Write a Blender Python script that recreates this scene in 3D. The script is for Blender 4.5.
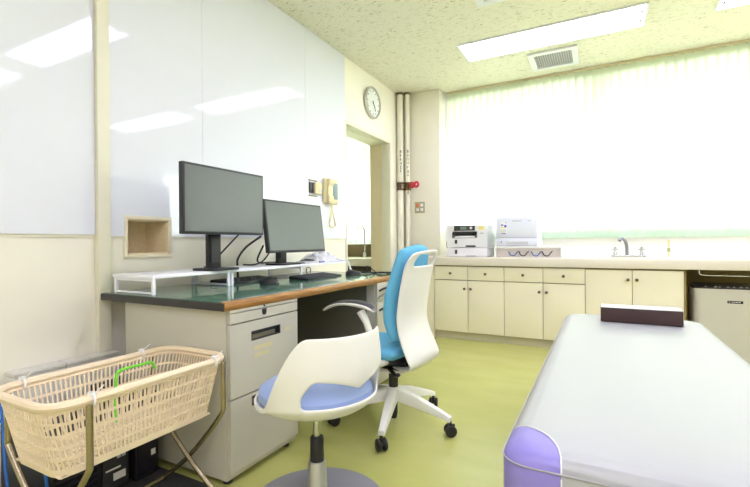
import bpy, bmesh, math, random
from mathutils import Matrix, Vector
random.seed(7)
PI = math.pi
for o in list(bpy.data.objects): bpy.data.objects.remove(o)
sc = bpy.context.scene
COL = sc.collection

# ---------------------------------------------------------------- camera
YAW, PIT, ROL, FPX = 0.4863, -0.0011, -0.0077, 429.0
F = Vector((-math.sin(YAW)*math.cos(PIT), math.cos(YAW)*math.cos(PIT), math.sin(PIT)))
r0 = Vector((math.cos(YAW), math.sin(YAW), 0)); u0 = r0.cross(F)
RT = r0*math.cos(ROL) + u0*math.sin(ROL); UP = -r0*math.sin(ROL) + u0*math.cos(ROL)
cd = bpy.data.cameras.new('camera'); cam = bpy.data.objects.new('camera', cd); COL.objects.link(cam)
cd.sensor_width = 36; cd.lens = FPX/750*36; cd.clip_start = 0.02
M = Matrix.Identity(4)
for i in range(3):
    M[i][0] = RT[i]; M[i][1] = UP[i]; M[i][2] = -F[i]
M[0][3], M[1][3], M[2][3] = 0, 0, 1.0
cam.matrix_world = M
sc.camera = cam

# ---------------------------------------------------------------- light / exposure
SKY = 18.0          # overcast daylight outside the windows
LAMP = 10.5         # fluorescent ceiling panels
w = bpy.data.worlds.new('world'); sc.world = w; w.use_nodes = True
bg = w.node_tree.nodes['Background']; bg.inputs[0].default_value = (0.95, .96, 1.0, 1); bg.inputs[1].default_value = SKY
vs = sc.view_settings
vs.view_transform = 'Standard'; vs.look = 'None'; vs.gamma = 1; vs.use_curve_mapping = False
vs.exposure = 0.82

# ---------------------------------------------------------------- materials
def S(r, g, b):
    f = lambda c: (c/255/12.92 if c/255 <= .04045 else ((c/255+.055)/1.055)**2.4)
    return (f(r), f(g), f(b), 1)
MATS = {}
def mat(name, col, rough=.5, metal=0, var=.03, scale=6, bump=0, bscale=80, spec=.5, coat=0, emit=0, trans=0):
    if name in MATS: return MATS[name]
    m = bpy.data.materials.new(name); m.use_nodes = True
    nt = m.node_tree; P = nt.nodes['Principled BSDF']
    P.inputs['Roughness'].default_value = rough; P.inputs['Metallic'].default_value = metal
    P.inputs['Specular IOR Level'].default_value = spec; P.inputs['Coat Weight'].default_value = coat
    P.inputs['Coat Roughness'].default_value = .08
    tc = nt.nodes.new('ShaderNodeTexCoord')
    if var:
        n = nt.nodes.new('ShaderNodeTexNoise'); n.inputs['Scale'].default_value = scale; n.inputs['Detail'].default_value = 4
        nt.links.new(tc.outputs['Object'], n.inputs['Vector'])
        mx = nt.nodes.new('ShaderNodeMix'); mx.data_type = 'RGBA'
        nt.links.new(n.outputs['Fac'], mx.inputs[0])
        mx.inputs[6].default_value = tuple(c*(1-var) for c in col[:3])+(1,)
        mx.inputs[7].default_value = tuple(min(1, c*(1+var)) for c in col[:3])+(1,)
        nt.links.new(mx.outputs[2], P.inputs['Base Color'])
    else:
        P.inputs['Base Color'].default_value = col
    if bump:
        n2 = nt.nodes.new('ShaderNodeTexNoise'); n2.inputs['Scale'].default_value = bscale
        nt.links.new(tc.outputs['Object'], n2.inputs['Vector'])
        b = nt.nodes.new('ShaderNodeBump'); b.inputs['Strength'].default_value = bump; b.inputs['Distance'].default_value = .002
        nt.links.new(n2.outputs['Fac'], b.inputs['Height']); nt.links.new(b.outputs[0], P.inputs['Normal'])
    if emit:
        P.inputs['Emission Color'].default_value = col; P.inputs['Emission Strength'].default_value = emit
    MATS[name] = m
    return m

WALL = mat('cream_wall_paint', S(243, 239, 221), .6, bump=.05)
TRIM = mat('cream_trim', S(232, 228, 205), .45)
JAMB = mat('tan_jamb', S(222, 208, 172), .5)
BOARD = mat('gloss_white_panel', S(232, 235, 242), .055, var=.01, spec=.5)
FRAMEW = mat('white_metal', S(236, 238, 240), .35, var=.01)
GREYW = mat('trunking_grey', S(224, 222, 212), .5)
CAB = mat('cabinet_cream', S(244, 237, 210), .4, var=.03, scale=3)
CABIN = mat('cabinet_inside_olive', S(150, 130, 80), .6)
TOE = mat('toe_kick', S(212, 206, 172), .5)
COUNTER = mat('counter_white', S(240, 232, 216), .3, var=.015)
CHROME = mat('chrome', S(200, 202, 205), .18, 1, var=.01)
STEEL = mat('brushed_steel', S(150, 140, 122), .35, .8)
KNOB = mat('knob_bronze', S(110, 98, 72), .35, .7)
BLACK = mat('black_plastic', S(34, 34, 36), .45, var=.06)
DKGREY = mat('dark_grey_plastic', S(62, 62, 64), .5)
SCREEN = mat('monitor_screen', S(92, 97, 95), .28, var=.02, spec=.5)
DESK = mat('desk_grey_paint', S(192, 188, 170), .42, var=.02)
DESKD = mat('desk_inner_grey', S(120, 116, 104), .5)
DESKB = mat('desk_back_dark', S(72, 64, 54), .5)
EDGEK = mat('edge_black_rubber', S(50, 48, 46), .5)
WHITEP = mat('white_plastic', S(238, 238, 232), .35, var=.01)
WHITEC = mat('chair_white', S(236, 235, 224), .4, var=.01)
BLUE = mat('fabric_sky_blue', S(104, 184, 220), .85, bump=.4, bscale=700)
PERI = mat('vinyl_periwinkle', S(150, 170, 214), .5, bump=.1, bscale=300)
BEDW = mat('vinyl_white', S(171, 172, 171), .38, var=.01, bump=.06, bscale=40)
PURP = mat('vinyl_lavender', S(142, 131, 202), .38, var=.02)
BROWN = mat('vinyl_dark_brown', S(62, 40, 38), .5)
PAPER = mat('white_paper', S(240, 240, 236), .7)
BASK = mat('basket_beige', S(238, 219, 186), .45)
TUBE = mat('stand_nickel', S(168, 156, 128), .25, .9)
IVORY = mat('ivory_plastic', S(226, 212, 166), .45)
PIPE = mat('pipe_cream', S(240, 236, 216), .4)
BRASS = mat('dark_brass', S(112, 84, 48), .4, .7)
RED = mat('valve_red', S(216, 58, 76), .4)
PRN = mat('printer_white', S(232, 232, 232), .4, var=.01)
PRN2 = mat('printer_pale_blue', S(226, 230, 240), .4, var=.01)
SILVER = mat('purifier_silver', S(206, 203, 192), .35, .1)
DGLASS = mat('glossy_black', S(40, 38, 46), .15)
BLUEC = mat('cable_blue', S(40, 110, 190), .5)
LIME = mat('lime_green', S(120, 220, 60), .5)
ORANGE = mat('led_orange', S(240, 120, 60), .4)
YELLOW = mat('label_yellow', S(232, 222, 130), .6)
INKBLUE = mat('label_blue', S(70, 70, 205), .6)
PALEG = mat('pale_grey_plastic', S(196, 196, 200), .4)
CLEARW = mat('crumpled_film', S(222, 222, 226), .25, bump=.6, bscale=60)
BASEG = mat('stool_base_grey', S(142, 142, 148), .4, .1)
SILV = mat('stool_silver', S(190, 190, 186), .3, .7)

def wood(name, c1, c2, axis_scale):
    m = bpy.data.materials.new(name); m.use_nodes = True; nt = m.node_tree; P = nt.nodes['Principled BSDF']
    tc = nt.nodes.new('ShaderNodeTexCoord'); mp = nt.nodes.new('ShaderNodeMapping'); mp.inputs['Scale'].default_value = axis_scale
    n = nt.nodes.new('ShaderNodeTexNoise'); n.inputs['Scale'].default_value = 8; n.inputs['Detail'].default_value = 6
    rp = nt.nodes.new('ShaderNodeValToRGB'); rp.color_ramp.elements[0].color = c1; rp.color_ramp.elements[1].color = c2
    rp.color_ramp.elements[0].position = .35; rp.color_ramp.elements[1].position = .65
    nt.links.new(tc.outputs['Object'], mp.inputs[0]); nt.links.new(mp.outputs[0], n.inputs['Vector'])
    nt.links.new(n.outputs['Fac'], rp.inputs[0]); nt.links.new(rp.outputs[0], P.inputs['Base Color'])
    P.inputs['Roughness'].default_value = .4
    return m
WOODEDGE = wood('wood_edge', S(140, 94, 36), S(172, 122, 58), (14, 1.2, 14))
NICHEW = wood('niche_board', S(226, 208, 166), S(236, 220, 184), (2, 10, 10))

def mat_floor():
    m = bpy.data.materials.new('floor_vinyl_green'); m.use_nodes = True; nt = m.node_tree; P = nt.nodes['Principled BSDF']
    tc = nt.nodes.new('ShaderNodeTexCoord')
    n = nt.nodes.new('ShaderNodeTexNoise'); n.inputs['Scale'].default_value = 2.2; n.inputs['Detail'].default_value = 6
    mp = nt.nodes.new('ShaderNodeMapping'); mp.inputs['Scale'].default_value = (1, 3, 1)
    rp = nt.nodes.new('ShaderNodeValToRGB')
    rp.color_ramp.elements[0].color = S(180, 181, 102); rp.color_ramp.elements[1].color = S(188, 188, 111)
    rp.color_ramp.elements[0].position = .3; rp.color_ramp.elements[1].position = .7
    nt.links.new(tc.outputs['Object'], mp.inputs[0]); nt.links.new(mp.outputs[0], n.inputs['Vector'])
    nt.links.new(n.outputs['Fac'], rp.inputs[0]); nt.links.new(rp.outputs[0], P.inputs['Base Color'])
    P.inputs['Roughness'].default_value = .22; P.inputs['Specular IOR Level'].default_value = .5
    return m
FLOORM = mat_floor()

def mat_ceiling():
    m = bpy.data.materials.new('ceiling_fissured_board'); m.use_nodes = True; nt = m.node_tree; P = nt.nodes['Principled BSDF']
    L = nt.links.new
    tc = nt.nodes.new('ShaderNodeTexCoord'); mp = nt.nodes.new('ShaderNodeMapping'); mp.inputs['Scale'].default_value = (.8, 2.0, 1)
    L(tc.outputs['Object'], mp.inputs[0])
    n = nt.nodes.new('ShaderNodeTexNoise'); n.inputs['Scale'].default_value = 34; n.inputs['Detail'].default_value = 7
    n.inputs['Roughness'].default_value = .62; n.inputs['Distortion'].default_value = .9
    L(mp.outputs[0], n.inputs['Vector'])
    rp = nt.nodes.new('ShaderNodeValToRGB'); e = rp.color_ramp.elements
    e[0].position = .30; e[0].color = S(150, 140, 104); e[1].position = .44; e[1].color = S(234, 232, 211)
    L(n.outputs['Fac'], rp.inputs[0])
    n3 = nt.nodes.new('ShaderNodeTexNoise'); n3.inputs['Scale'].default_value = 3; L(tc.outputs['Object'], n3.inputs['Vector'])
    mx = nt.nodes.new('ShaderNodeMix'); mx.data_type = 'RGBA'; mx.blend_type = 'MULTIPLY'; mx.inputs[0].default_value = .18
    L(rp.outputs[0], mx.inputs[6]); L(n3.outputs['Color'], mx.inputs[7])
    L(rp.outputs[0], P.inputs['Base Color'])
    b = nt.nodes.new('ShaderNodeBump'); b.inputs['Strength'].default_value = .5; b.inputs['Distance'].default_value = .004
    L(n.outputs['Fac'], b.inputs['Height']); L(b.outputs[0], P.inputs['Normal'])
    P.inputs['Roughness'].default_value = .9
    return m
CEILM = mat_ceiling()

def mat_desktop():
    m = bpy.data.materials.new('green_mat_under_clear_sheet'); m.use_nodes = True; nt = m.node_tree; P = nt.nodes['Principled BSDF']
    tc = nt.nodes.new('ShaderNodeTexCoord'); n = nt.nodes.new('ShaderNodeTexNoise'); n.inputs['Scale'].default_value = 5; n.inputs['Detail'].default_value = 5
    rp = nt.nodes.new('ShaderNodeValToRGB'); rp.color_ramp.elements[0].color = S(44, 106, 74); rp.color_ramp.elements[1].color = S(62, 128, 94)
    nt.links.new(tc.outputs['Object'], n.inputs['Vector']); nt.links.new(n.outputs['Fac'], rp.inputs[0]); nt.links.new(rp.outputs[0], P.inputs['Base Color'])
    P.inputs['Roughness'].default_value = .35; P.inputs['Coat Weight'].default_value = 1; P.inputs['Coat Roughness'].default_value = .06
    n2 = nt.nodes.new('ShaderNodeTexNoise'); n2.inputs['Scale'].default_value = 7
    b = nt.nodes.new('ShaderNodeBump'); b.inputs['Strength'].default_value = .12; b.inputs['Distance'].default_value = .01
    nt.links.new(tc.outputs['Object'], n2.inputs['Vector']); nt.links.new(n2.outputs['Fac'], b.inputs['Height']); nt.links.new(b.outputs[0], P.inputs['Coat Normal'])
    return m
GREEN = mat_desktop()

def mat_slat(name, col, tw, front):
    m = bpy.data.materials.new(name); m.use_nodes = True; nt = m.node_tree; nt.nodes.clear()
    out = nt.nodes.new('ShaderNodeOutputMaterial'); mx = nt.nodes.new('ShaderNodeMixShader'); mx.inputs[0].default_value = tw
    d = nt.nodes.new('ShaderNodeBsdfDiffuse'); t = nt.nodes.new('ShaderNodeBsdfTranslucent')
    tc = nt.nodes.new('ShaderNodeTexCoord'); mp = nt.nodes.new('ShaderNodeMapping'); mp.inputs['Scale'].default_value = (400, 400, 60)
    n = nt.nodes.new('ShaderNodeTexNoise'); n.inputs['Scale'].default_value = 1
    c = nt.nodes.new('ShaderNodeMix'); c.data_type = 'RGBA'; c.inputs[6].default_value = tuple(x*.95 for x in col[:3])+(1,); c.inputs[7].default_value = col
    nt.links.new(tc.outputs['Object'], mp.inputs[0]); nt.links.new(mp.outputs[0], n.inputs['Vector']); nt.links.new(n.outputs['Fac'], c.inputs[0])
    d.inputs[0].default_value = front; nt.links.new(c.outputs[2], t.inputs[0])
    nt.links.new(d.outputs[0], mx.inputs[1]); nt.links.new(t.outputs[0], mx.inputs[2]); nt.links.new(mx.outputs[0], out.inputs[0])
    return m
SLAT = mat_slat('blind_fabric', (.88, .92, .76, 1), .62, (.66, .70, .54, 1))
HEM = mat_slat('blind_hem_fabric', (.76, .88, .78, 1), .3, (.62, .80, .66, 1))

def mat_glass():
    m = bpy.data.materials.new('window_glass'); m.use_nodes = True; nt = m.node_tree; nt.nodes.clear()
    out = nt.nodes.new('ShaderNodeOutputMaterial'); mx = nt.nodes.new('ShaderNodeMixShader'); mx.inputs[0].default_value = .06
    t = nt.nodes.new('ShaderNodeBsdfTransparent'); t.inputs[0].default_value = (.95, .98, .96, 1); g = nt.nodes.new('ShaderNodeBsdfGlossy'); g.inputs['Roughness'].default_value = .02
    nt.links.new(t.outputs[0], mx.inputs[1]); nt.links.new(g.outputs[0], mx.inputs[2]); nt.links.new(mx.outputs[0], out.inputs[0])
    return m
GLASS = mat_glass()
def mat_lamp():
    m = bpy.data.materials.new('lamp_diffuser'); m.use_nodes = True; nt = m.node_tree; nt.nodes.clear()
    out = nt.nodes.new('ShaderNodeOutputMaterial'); e = nt.nodes.new('ShaderNodeEmission'); e.inputs[0].default_value = (.77, .755, 1.0, 1); e.inputs[1].default_value = LAMP
    nt.links.new(e.outputs[0], out.inputs[0]); return m
LAMPM = mat_lamp()

# ---------------------------------------------------------------- builders
class MB:
    def __init__(s, mx=None): s.v = []; s.f = []; s.mx = mx
    def add(s, vs_, fs):
        n = len(s.v)
        s.v += [tuple(x) for x in vs_]; s.f += [tuple(i+n for i in f) for f in fs]; return s
    def box(s, x0, x1, y0, y1, z0, z1):
        return s.add([(x0,y0,z0),(x1,y0,z0),(x1,y1,z0),(x0,y1,z0),(x0,y0,z1),(x1,y0,z1),(x1,y1,z1),(x0,y1,z1)],
                     [(0,3,2,1),(4,5,6,7),(0,1,5,4),(1,2,6,5),(2,3,7,6),(3,0,4,7)])
    def prism(s, poly, axis, a, b):
        def P(p, t): return (t,p[0],p[1]) if axis == 'x' else ((p[0],t,p[1]) if axis == 'y' else (p[0],p[1],t))
        n = len(poly)
        return s.add([P(p,a) for p in poly]+[P(p,b) for p in poly],
                     [tuple(range(n-1,-1,-1)), tuple(range(n,2*n))]+[(i,(i+1)%n,n+(i+1)%n,n+i) for i in range(n)])
    def tube(s, pts, r, n=10, closed=False):
        pts = [Vector(p) for p in pts]; N = len(pts); rs = r if isinstance(r, (list,tuple)) else [r]*N
        rings = []; prev = None
        for i, p in enumerate(pts):
            if closed: t = pts[(i+1)%N]-pts[i-1]
            else: t = pts[min(i+1,N-1)]-pts[max(i-1,0)]
            t.normalize()
            if prev is None:
                a = Vector((0,0,1)) if abs(t.z) < .9 else Vector((1,0,0)); x = t.cross(a).normalized()
            else:
                x = (prev - t*prev.dot(t)).normalized()
            prev = x; y = t.cross(x)
            rings.append([p+(x*math.cos(2*PI*k/n)+y*math.sin(2*PI*k/n))*rs[i] for k in range(n)])
        vs_ = [q for R in rings for q in R]; fs = []
        for i in range(N if closed else N-1):
            j = (i+1)%N
            for k in range(n): fs.append((i*n+k, i*n+(k+1)%n, j*n+(k+1)%n, j*n+k))
        if not closed: fs += [tuple(range(n-1,-1,-1)), tuple((N-1)*n+k for k in range(n))]
        return s.add(vs_, fs)
    def lathe(s, prof, c=(0,0,0), n=32, axis='z'):
        vs_ = []; fs = []
        for (r, h) in prof:
            for k in range(n):
                a = 2*PI*k/n; x, y = r*math.cos(a), r*math.sin(a)
                vs_.append((c[0]+x,c[1]+y,c[2]+h) if axis == 'z' else ((c[0]+h,c[1]+x,c[2]+y) if axis == 'x' else (c[0]+x,c[1]+h,c[2]+y)))
        for i in range(len(prof)-1):
            for k in range(n): fs.append((i*n+k, i*n+(k+1)%n, (i+1)*n+(k+1)%n, (i+1)*n+k))
        fs += [tuple(range(n-1,-1,-1)), tuple((len(prof)-1)*n+k for k in range(n))]
        return s.add(vs_, fs)
    def grid(s, fn, nu, nv, skip=None, wrap=False):
        vs_ = [fn(i, j) for i in range(nu) for j in range(nv)]; fs = []
        for i in range(nu if wrap else nu-1):
            for j in range(nv-1):
                if skip and skip(i, j): continue
                k = (i+1)%nu
                fs.append((i*nv+j, k*nv+j, k*nv+j+1, i*nv+j+1))
        return s.add(vs_, fs)
    def build(s, name, m, parent=None, smooth=False, bevel=0, seg=2, mx=None):
        me = bpy.data.meshes.new(name)
        mt = mx or s.mx
        V = [mt @ Vector(p) for p in s.v] if mt else s.v
        me.from_pydata(V, [], s.f); me.validate()
        bm = bmesh.new(); bm.from_mesh(me)
        bmesh.ops.recalc_face_normals(bm, faces=bm.faces)
        if bevel:
            ed = [e for e in bm.edges if len(e.link_faces) == 2 and e.calc_face_angle(0) > .5]
            for fc in bm.faces: fc.smooth = False
            rs = bmesh.ops.bevel(bm, geom=ed, offset=bevel, segments=seg, affect='EDGES', profile=.6, clamp_overlap=True)
            for fc in rs['faces']: fc.smooth = True
        bm.to_mesh(me); bm.free()
        if smooth or bevel:
            if smooth:
                for p in me.polygons: p.use_smooth = True
            if hasattr(me, 'set_sharp_from_angle'): me.set_sharp_from_angle(angle=math.radians(42))
        me.materials.append(m)
        o = bpy.data.objects.new(name, me); COL.objects.link(o)
        if parent: attach(o, parent)
        return o
def attach(o, parent):
    o.parent = parent
    if parent.type == 'EMPTY': o.matrix_parent_inverse = Matrix.Translation(-Vector(parent.location))
def tag(o, label=None, cat=None, group=None, kind=None):
    if label: o['label'] = label
    if cat: o['category'] = cat
    if group: o['group'] = group
    if kind: o['kind'] = kind
    return o
def thing(name, loc, label, cat, group=None):
    o = bpy.data.objects.new(name, None); COL.objects.link(o); o.location = loc; o.empty_display_size = .1
    return tag(o, label, cat, group)
def struct(o): o['kind'] = 'structure'; return o
def box(*a): return MB().box(*a)
def curve(pts, n=8):
    """Catmull-Rom through pts"""
    P = [Vector(p) for p in pts]; P = [P[0]*2-P[1]]+P+[P[-1]*2-P[-2]]; out = []
    for i in range(1, len(P)-2):
        for k in range(n):
            t = k/n; a, b, c, d = P[i-1], P[i], P[i+1], P[i+2]
            out.append(.5*((2*b)+(c-a)*t+(2*a-5*b+4*c-d)*t*t+(3*b-a-3*c+d)*t**3))
    out.append(P[-2]); return out
def subsurf(o, lv=2):
    md = o.modifiers.new('subdivision', 'SUBSURF'); md.levels = lv; md.render_levels = lv
def solidify(o, t, off=0):
    md = o.modifiers.new('thickness', 'SOLIDIFY'); md.thickness = t; md.offset = off
def rrect(x0, x1, y0, y1, r, n=6):
    out = []
    for cx, cy, a0 in ((x1-r, y1-r, 0), (x0+r, y1-r, PI/2), (x0+r, y0+r, PI), (x1-r, y0+r, 1.5*PI)):
        for k in range(n+1):
            a = a0+PI/2*k/n; out.append((cx+r*math.cos(a), cy+r*math.sin(a)))
    return out

# ================================================================= SETTING
W, ZC, YB, XR, YN = -2.22, 2.834, 5.14, 3.0, -2.3
struct(box(-4.1, XR+.1, YN-.1, YB+.2, -.1, 0).build('floor', FLOORM))
struct(box(-4.1, XR+.1, YN-.1, YB+.2, ZC, ZC+.1).build('ceiling', CEILM))

def wall_cells(axis, p0, p1, us, zs, holes):
    m = MB()
    for i in range(len(us)-1):
        for j in range(len(zs)-1):
            cu, cz = (us[i]+us[i+1])/2, (zs[j]+zs[j+1])/2
            if any(h[0] < cu < h[1] and h[2] < cz < h[3] for h in holes): continue
            if axis == 'x': m.box(p0, p1, us[i], us[i+1], zs[j], zs[j+1])
            else: m.box(us[i], us[i+1], p0, p1, zs[j], zs[j+1])
    return m
DY0, DY1, DZ = 3.60, 4.575, 2.18                 # doorway
NY0, NY1, NZ0, NZ1 = 1.390, 1.634, .948, 1.138    # niche
wl = wall_cells('x', W-.25, W, [YN, NY0, NY1, DY0, DY1, 4.66], [0, NZ0, NZ1, DZ, ZC],
                [(NY0, NY1, NZ0, NZ1), (DY0, DY1, 0, DZ)])
wl.box(W-.25, W-.004, 4.66, YB+.2, 0, ZC)
struct(wl.build('wall_left', WALL))
# column in the corner and window wall
WZ0, WZ1 = 1.13, 2.78
CX = -1.70
struct(box(W-.003, CX, 4.885, YB+.2, 0, ZC).build('wall_pier', WALL, bevel=.004))
wins = [(-1.68, -.08), (-.03, 1.45), (1.50, 2.95)]
us = [CX]+[x for p in wins for x in p]+[XR]
struct(wall_cells('y', YB, YB+.2, us, [0, WZ0, WZ1, ZC], [(a, b, WZ0, WZ1) for a, b in wins]).build('wall_back', WALL))
struct(box(XR, XR+.1, YN, YB+.2, 0, ZC).build('wall_right', WALL))
struct(box(-4.1, XR, YN-.1, YN, 0, ZC).build('wall_near', WALL))
# adjoining room seen through the doorway
struct(box(-4.1, -4.0, YN, YB+.2, 0, ZC).build('wall_far_left', WALL))
struct(box(-4.0, W-.25, 2.5, 2.6, 0, ZC).build('wall_side', WALL))
struct(wall_cells('y', YB, YB+.2, [-4.0, -3.8, -2.6, W-.25], [0, .98, 2.62, ZC], [(-3.8, -2.6, .98, 2.62)]).build('wall_end', WALL))

def window(n, x0, x1, z0, z1):
    f = MB(); t = .045; y0, y1 = YB+.08, YB+.13
    f.box(x0, x1, y0, y1, z0, z0+t).box(x0, x1, y0, y1, z1-t, z1).box(x0, x0+t, y0, y1, z0+t, z1-t).box(x1-t, x1, y0, y1, z0+t, z1-t)
    xm = (x0+x1)/2; f.box(xm-t/2, xm+t/2, y0, y1, z0+t, z1-t)
    o = struct(f.build('window_%d' % n, FRAMEW))
    for a, b in ((x0+t, xm-t/2), (xm+t/2, x1-t)):
        box(a, b, YB+.10, YB+.106, z0+t, z1-t).build('pane', GLASS, o)
for i, (a, b) in enumerate(wins): window(i+1, a, b, WZ0, WZ1)
window(4, -3.8, -2.6, .98, 2.62)
# unseen outside: added eave to shade the blinds, added dark ground against bounce
struct(box(-6, 5.5, YB+.2, YB+3.2, ZC+.02, ZC+.20).build('eave_sky_blocker', mat('sky_blocker_grey', S(150, 148, 142), .8)))
struct(box(-30, 30, YB+.2, 60, -.4, -.3).build('ground', mat('ground_low_bounce', S(40, 46, 34), .9)))

# trims on the left wall
struct(box(W, W+.035, 1.228, 1.290, .47, ZC).build('trim_1', TRIM, bevel=.004))
tr = MB().box(W, W+.006, .2, 1.228, 1.038, 1.052).box(W, W+.006, 1.29, NY0-.018, 1.034, 1.046).box(W, W+.006, NY1+.018, 3.575, 1.034, 1.046)
struct(tr.build('trim_2', TRIM))
# doorway lining
d = MB().box(W-.10, W+.012, DY1-.004, DY1+.03, 0, DZ+.03).box(W-.10, W+.012, DY0-.02, DY0+.003, 0, DZ+.03).box(W-.10, W+.012, DY0, DY1, DZ-.004, DZ+.03)
d1 = struct(d.build('door_1', TRIM, bevel=.003))
tag(box(W-.25, W-.10, DY1-.006, DY1+.02, 0, DZ).build('jamb_lining', JAMB, d1), None)
tag(box(W-.25, W-.10, DY0, DY1, DZ-.006, DZ+.01).build('head_lining', TRIM, d1), None)
# baseboard on the wall behind the basket is grey trunking
tk = struct(box(W, W+.09, .30, 1.225, 0, .10).build('baseboard_left', GREYW, bevel=.003))
for a, b in ((.30, .858), (.862, 1.058), (1.064, 1.30)):
    pass
# glossy white wall panels
def panel(y0, y1, z0, label):
    m = MB()
    if y0 < NY0 < y1:       # cut out round the niche
        a, b, c = NY0-.018, NY1+.018, NZ1+.018
        m.box(W+.001, W+.012, y0, a, z0, c).box(W+.001, W+.012, b, y1, z0, c).box(W+.001, W+.012, y0, y1, c, ZC-.003)
    else: m.box(W+.001, W+.012, y0, y1, z0, ZC-.003)
    tag(m.build('wall_panel', BOARD), label, 'wall panel')
panel(.10, 1.227, 1.052, 'glossy white wall panel left of the cream vertical post')
panel(1.291, 1.8755, 1.046, 'glossy white wall panel above the square wall niche, right of the cream post')
panel(1.8775, 2.934, 1.046, 'widest glossy white wall panel, above the two monitors')
panel(2.936, 3.572, 1.046, 'glossy white wall panel carrying the wall telephone, next to the doorway')

# wall trunking boxes
for a, b, lab in ((.862, 1.058, 'pale grey wall trunking box left of the seam, behind the beige basket'), (1.062, 1.30, 'pale grey wall trunking box under the cream post, beside the desk')):
    t = thing('wall_trunking', (W+.05, (a+b)/2, .30), lab, 'trunking')
    box(W+.001, W+.075, a, b, .28, .455).build('body', GREYW, t, bevel=.004)
    box(W+.001, W+.082, a, b, .456, .470).build('lid', GREYW, t, bevel=.003)

# niche
t = thing('wall_niche', (W, (NY0+NY1)/2, NZ0), 'square recessed wooden niche with pale frame in the left wall', 'wall niche')
f = MB(); e = .018
f.box(W, W+.014, NY0-e, NY1+e, NZ1, NZ1+e).box(W, W+.014, NY0-e, NY1+e, NZ0-e, NZ0).box(W, W+.014, NY0-e, NY0, NZ0, NZ1).box(W, W+.014, NY1, NY1+e, NZ0, NZ1)
f.build('frame', mat('niche_frame', S(236, 226, 198), .5), t, bevel=.002)
q = .008
box(W-.20, W-.192, NY0, NY1, NZ0, NZ1).build('back_board', NICHEW, t)
box(W-.192, W, NY0, NY0+q, NZ0, NZ1).build('side_board', NICHEW, t)
box(W-.192, W, NY1-q, NY1, NZ0, NZ1).build('side_board', NICHEW, t)
box(W-.192, W, NY0+q, NY1-q, NZ0, NZ0+q).build('bottom_board', NICHEW, t)
box(W-.192, W, NY0+q, NY1-q, NZ1-q, NZ1).build('top_board', NICHEW, t)

# ---------------------------------------------------------------- ceiling lamps
def lamp(x0, x1, y0, y1, label):
    t = thing('ceiling_light', ((x0+x1)/2, (y0+y1)/2, ZC), label, 'ceiling light', 'fluorescent ceiling lights')
    b, h = .016, .014
    MB().box(x0, x1, y0, y0+b, ZC-h, ZC).box(x0, x1, y1-b, y1, ZC-h, ZC).box(x0, x0+b, y0+b, y1-b, ZC-h, ZC).box(x1-b, x1, y0+b, y1-b, ZC-h, ZC).build('frame', FRAMEW, t)
    box(x0+b, x1-b, y0+b, y1-b, ZC-.009, ZC-.004).build('diffuser', LAMPM, t)
    for xx in (x0+.05, x1-.05):
        for k in (.3, .7):
            yy = y0+(y1-y0)*k
            s = 1 if xx < (x0+x1)/2 else -1
            MB().box(xx-.018, xx+.018, yy-.022, yy-.010, ZC-.020, ZC-.009).box(xx-.018, xx+.018, yy+.010, yy+.022, ZC-.020, ZC-.009).box(xx-s*.018, xx-s*.006, yy-.022, yy+.022, ZC-.020, ZC-.009).build('tube_clip', STEEL, t)
lamp(-1.18, .335, 3.885, 4.29, 'long fluorescent ceiling light in front of the square ceiling vent by the window')
lamp(.80, 2.315, 3.885, 4.29, 'fluorescent ceiling light cut off at the top right corner of the picture')
lamp(-.82, .62, 1.95, 2.32, 'fluorescent ceiling light overhead, seen mirrored in the leftmost white wall panel')
lamp(1.05, 2.5, 1.95, 2.32, 'fluorescent ceiling light overhead near the right wall')
lamp(-.82, .62, -.4, -.03, 'added unseen fluorescent fill light behind the camera on the left')  # this lamp and the next three: unseen, added to brighten the room
lamp(-.82, .62, -1.75, -1.38, 'added unseen fluorescent fill light far behind the camera on the left')
lamp(1.05, 2.5, -1.75, -1.38, 'added unseen fluorescent fill light far behind the camera on the right')
lamp(1.05, 2.5, -.4, -.03, 'added unseen fluorescent fill light behind the camera on the right')

def vent(x0, x1, y0, y1, label):
    t = thing('ceiling_vent', ((x0+x1)/2, (y0+y1)/2, ZC), label, 'vent')
    b, h = .055, .022
    MB().box(x0, x1, y0, y0+b, ZC-h, ZC).box(x0, x1, y1-b, y1, ZC-h, ZC).box(x0, x0+b, y0+b, y1-b, ZC-h, ZC).box(x1-b, x1, y0+b, y1-b, ZC-h, ZC).build('frame', FRAMEW, t, bevel=.004)
    box(x0+b, x1-b, y0+b, y1-b, ZC-.004, ZC-.001).build('backing', mat('vent_dark', S(120, 118, 108), .7), t)
    n = 16; ww = (x1-x0-2*b)
    for k in range(n):
        xx = x0+b+ww*(k+.5)/n
        box(xx-.004, xx+.004, y0+b, y1-b, ZC-.016, ZC-.005).build('slat', PALEG, t)
    g = MB()
    for k in range(1, 12):
        yy = y0+b+(y1-y0-2*b)*k/12; g.box(x0+b, x1-b, yy-.002, yy+.002, ZC-.018, ZC-.014)
    g.build('grille_rods', PALEG, t)
vent(-.636, -.19, 4.405, 4.85, 'square white grille vent in the ceiling between long light and window')
vent(-.83, -.40, 2.88, 3.31, 'white ceiling vent cut off by the top edge of the picture')

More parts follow.
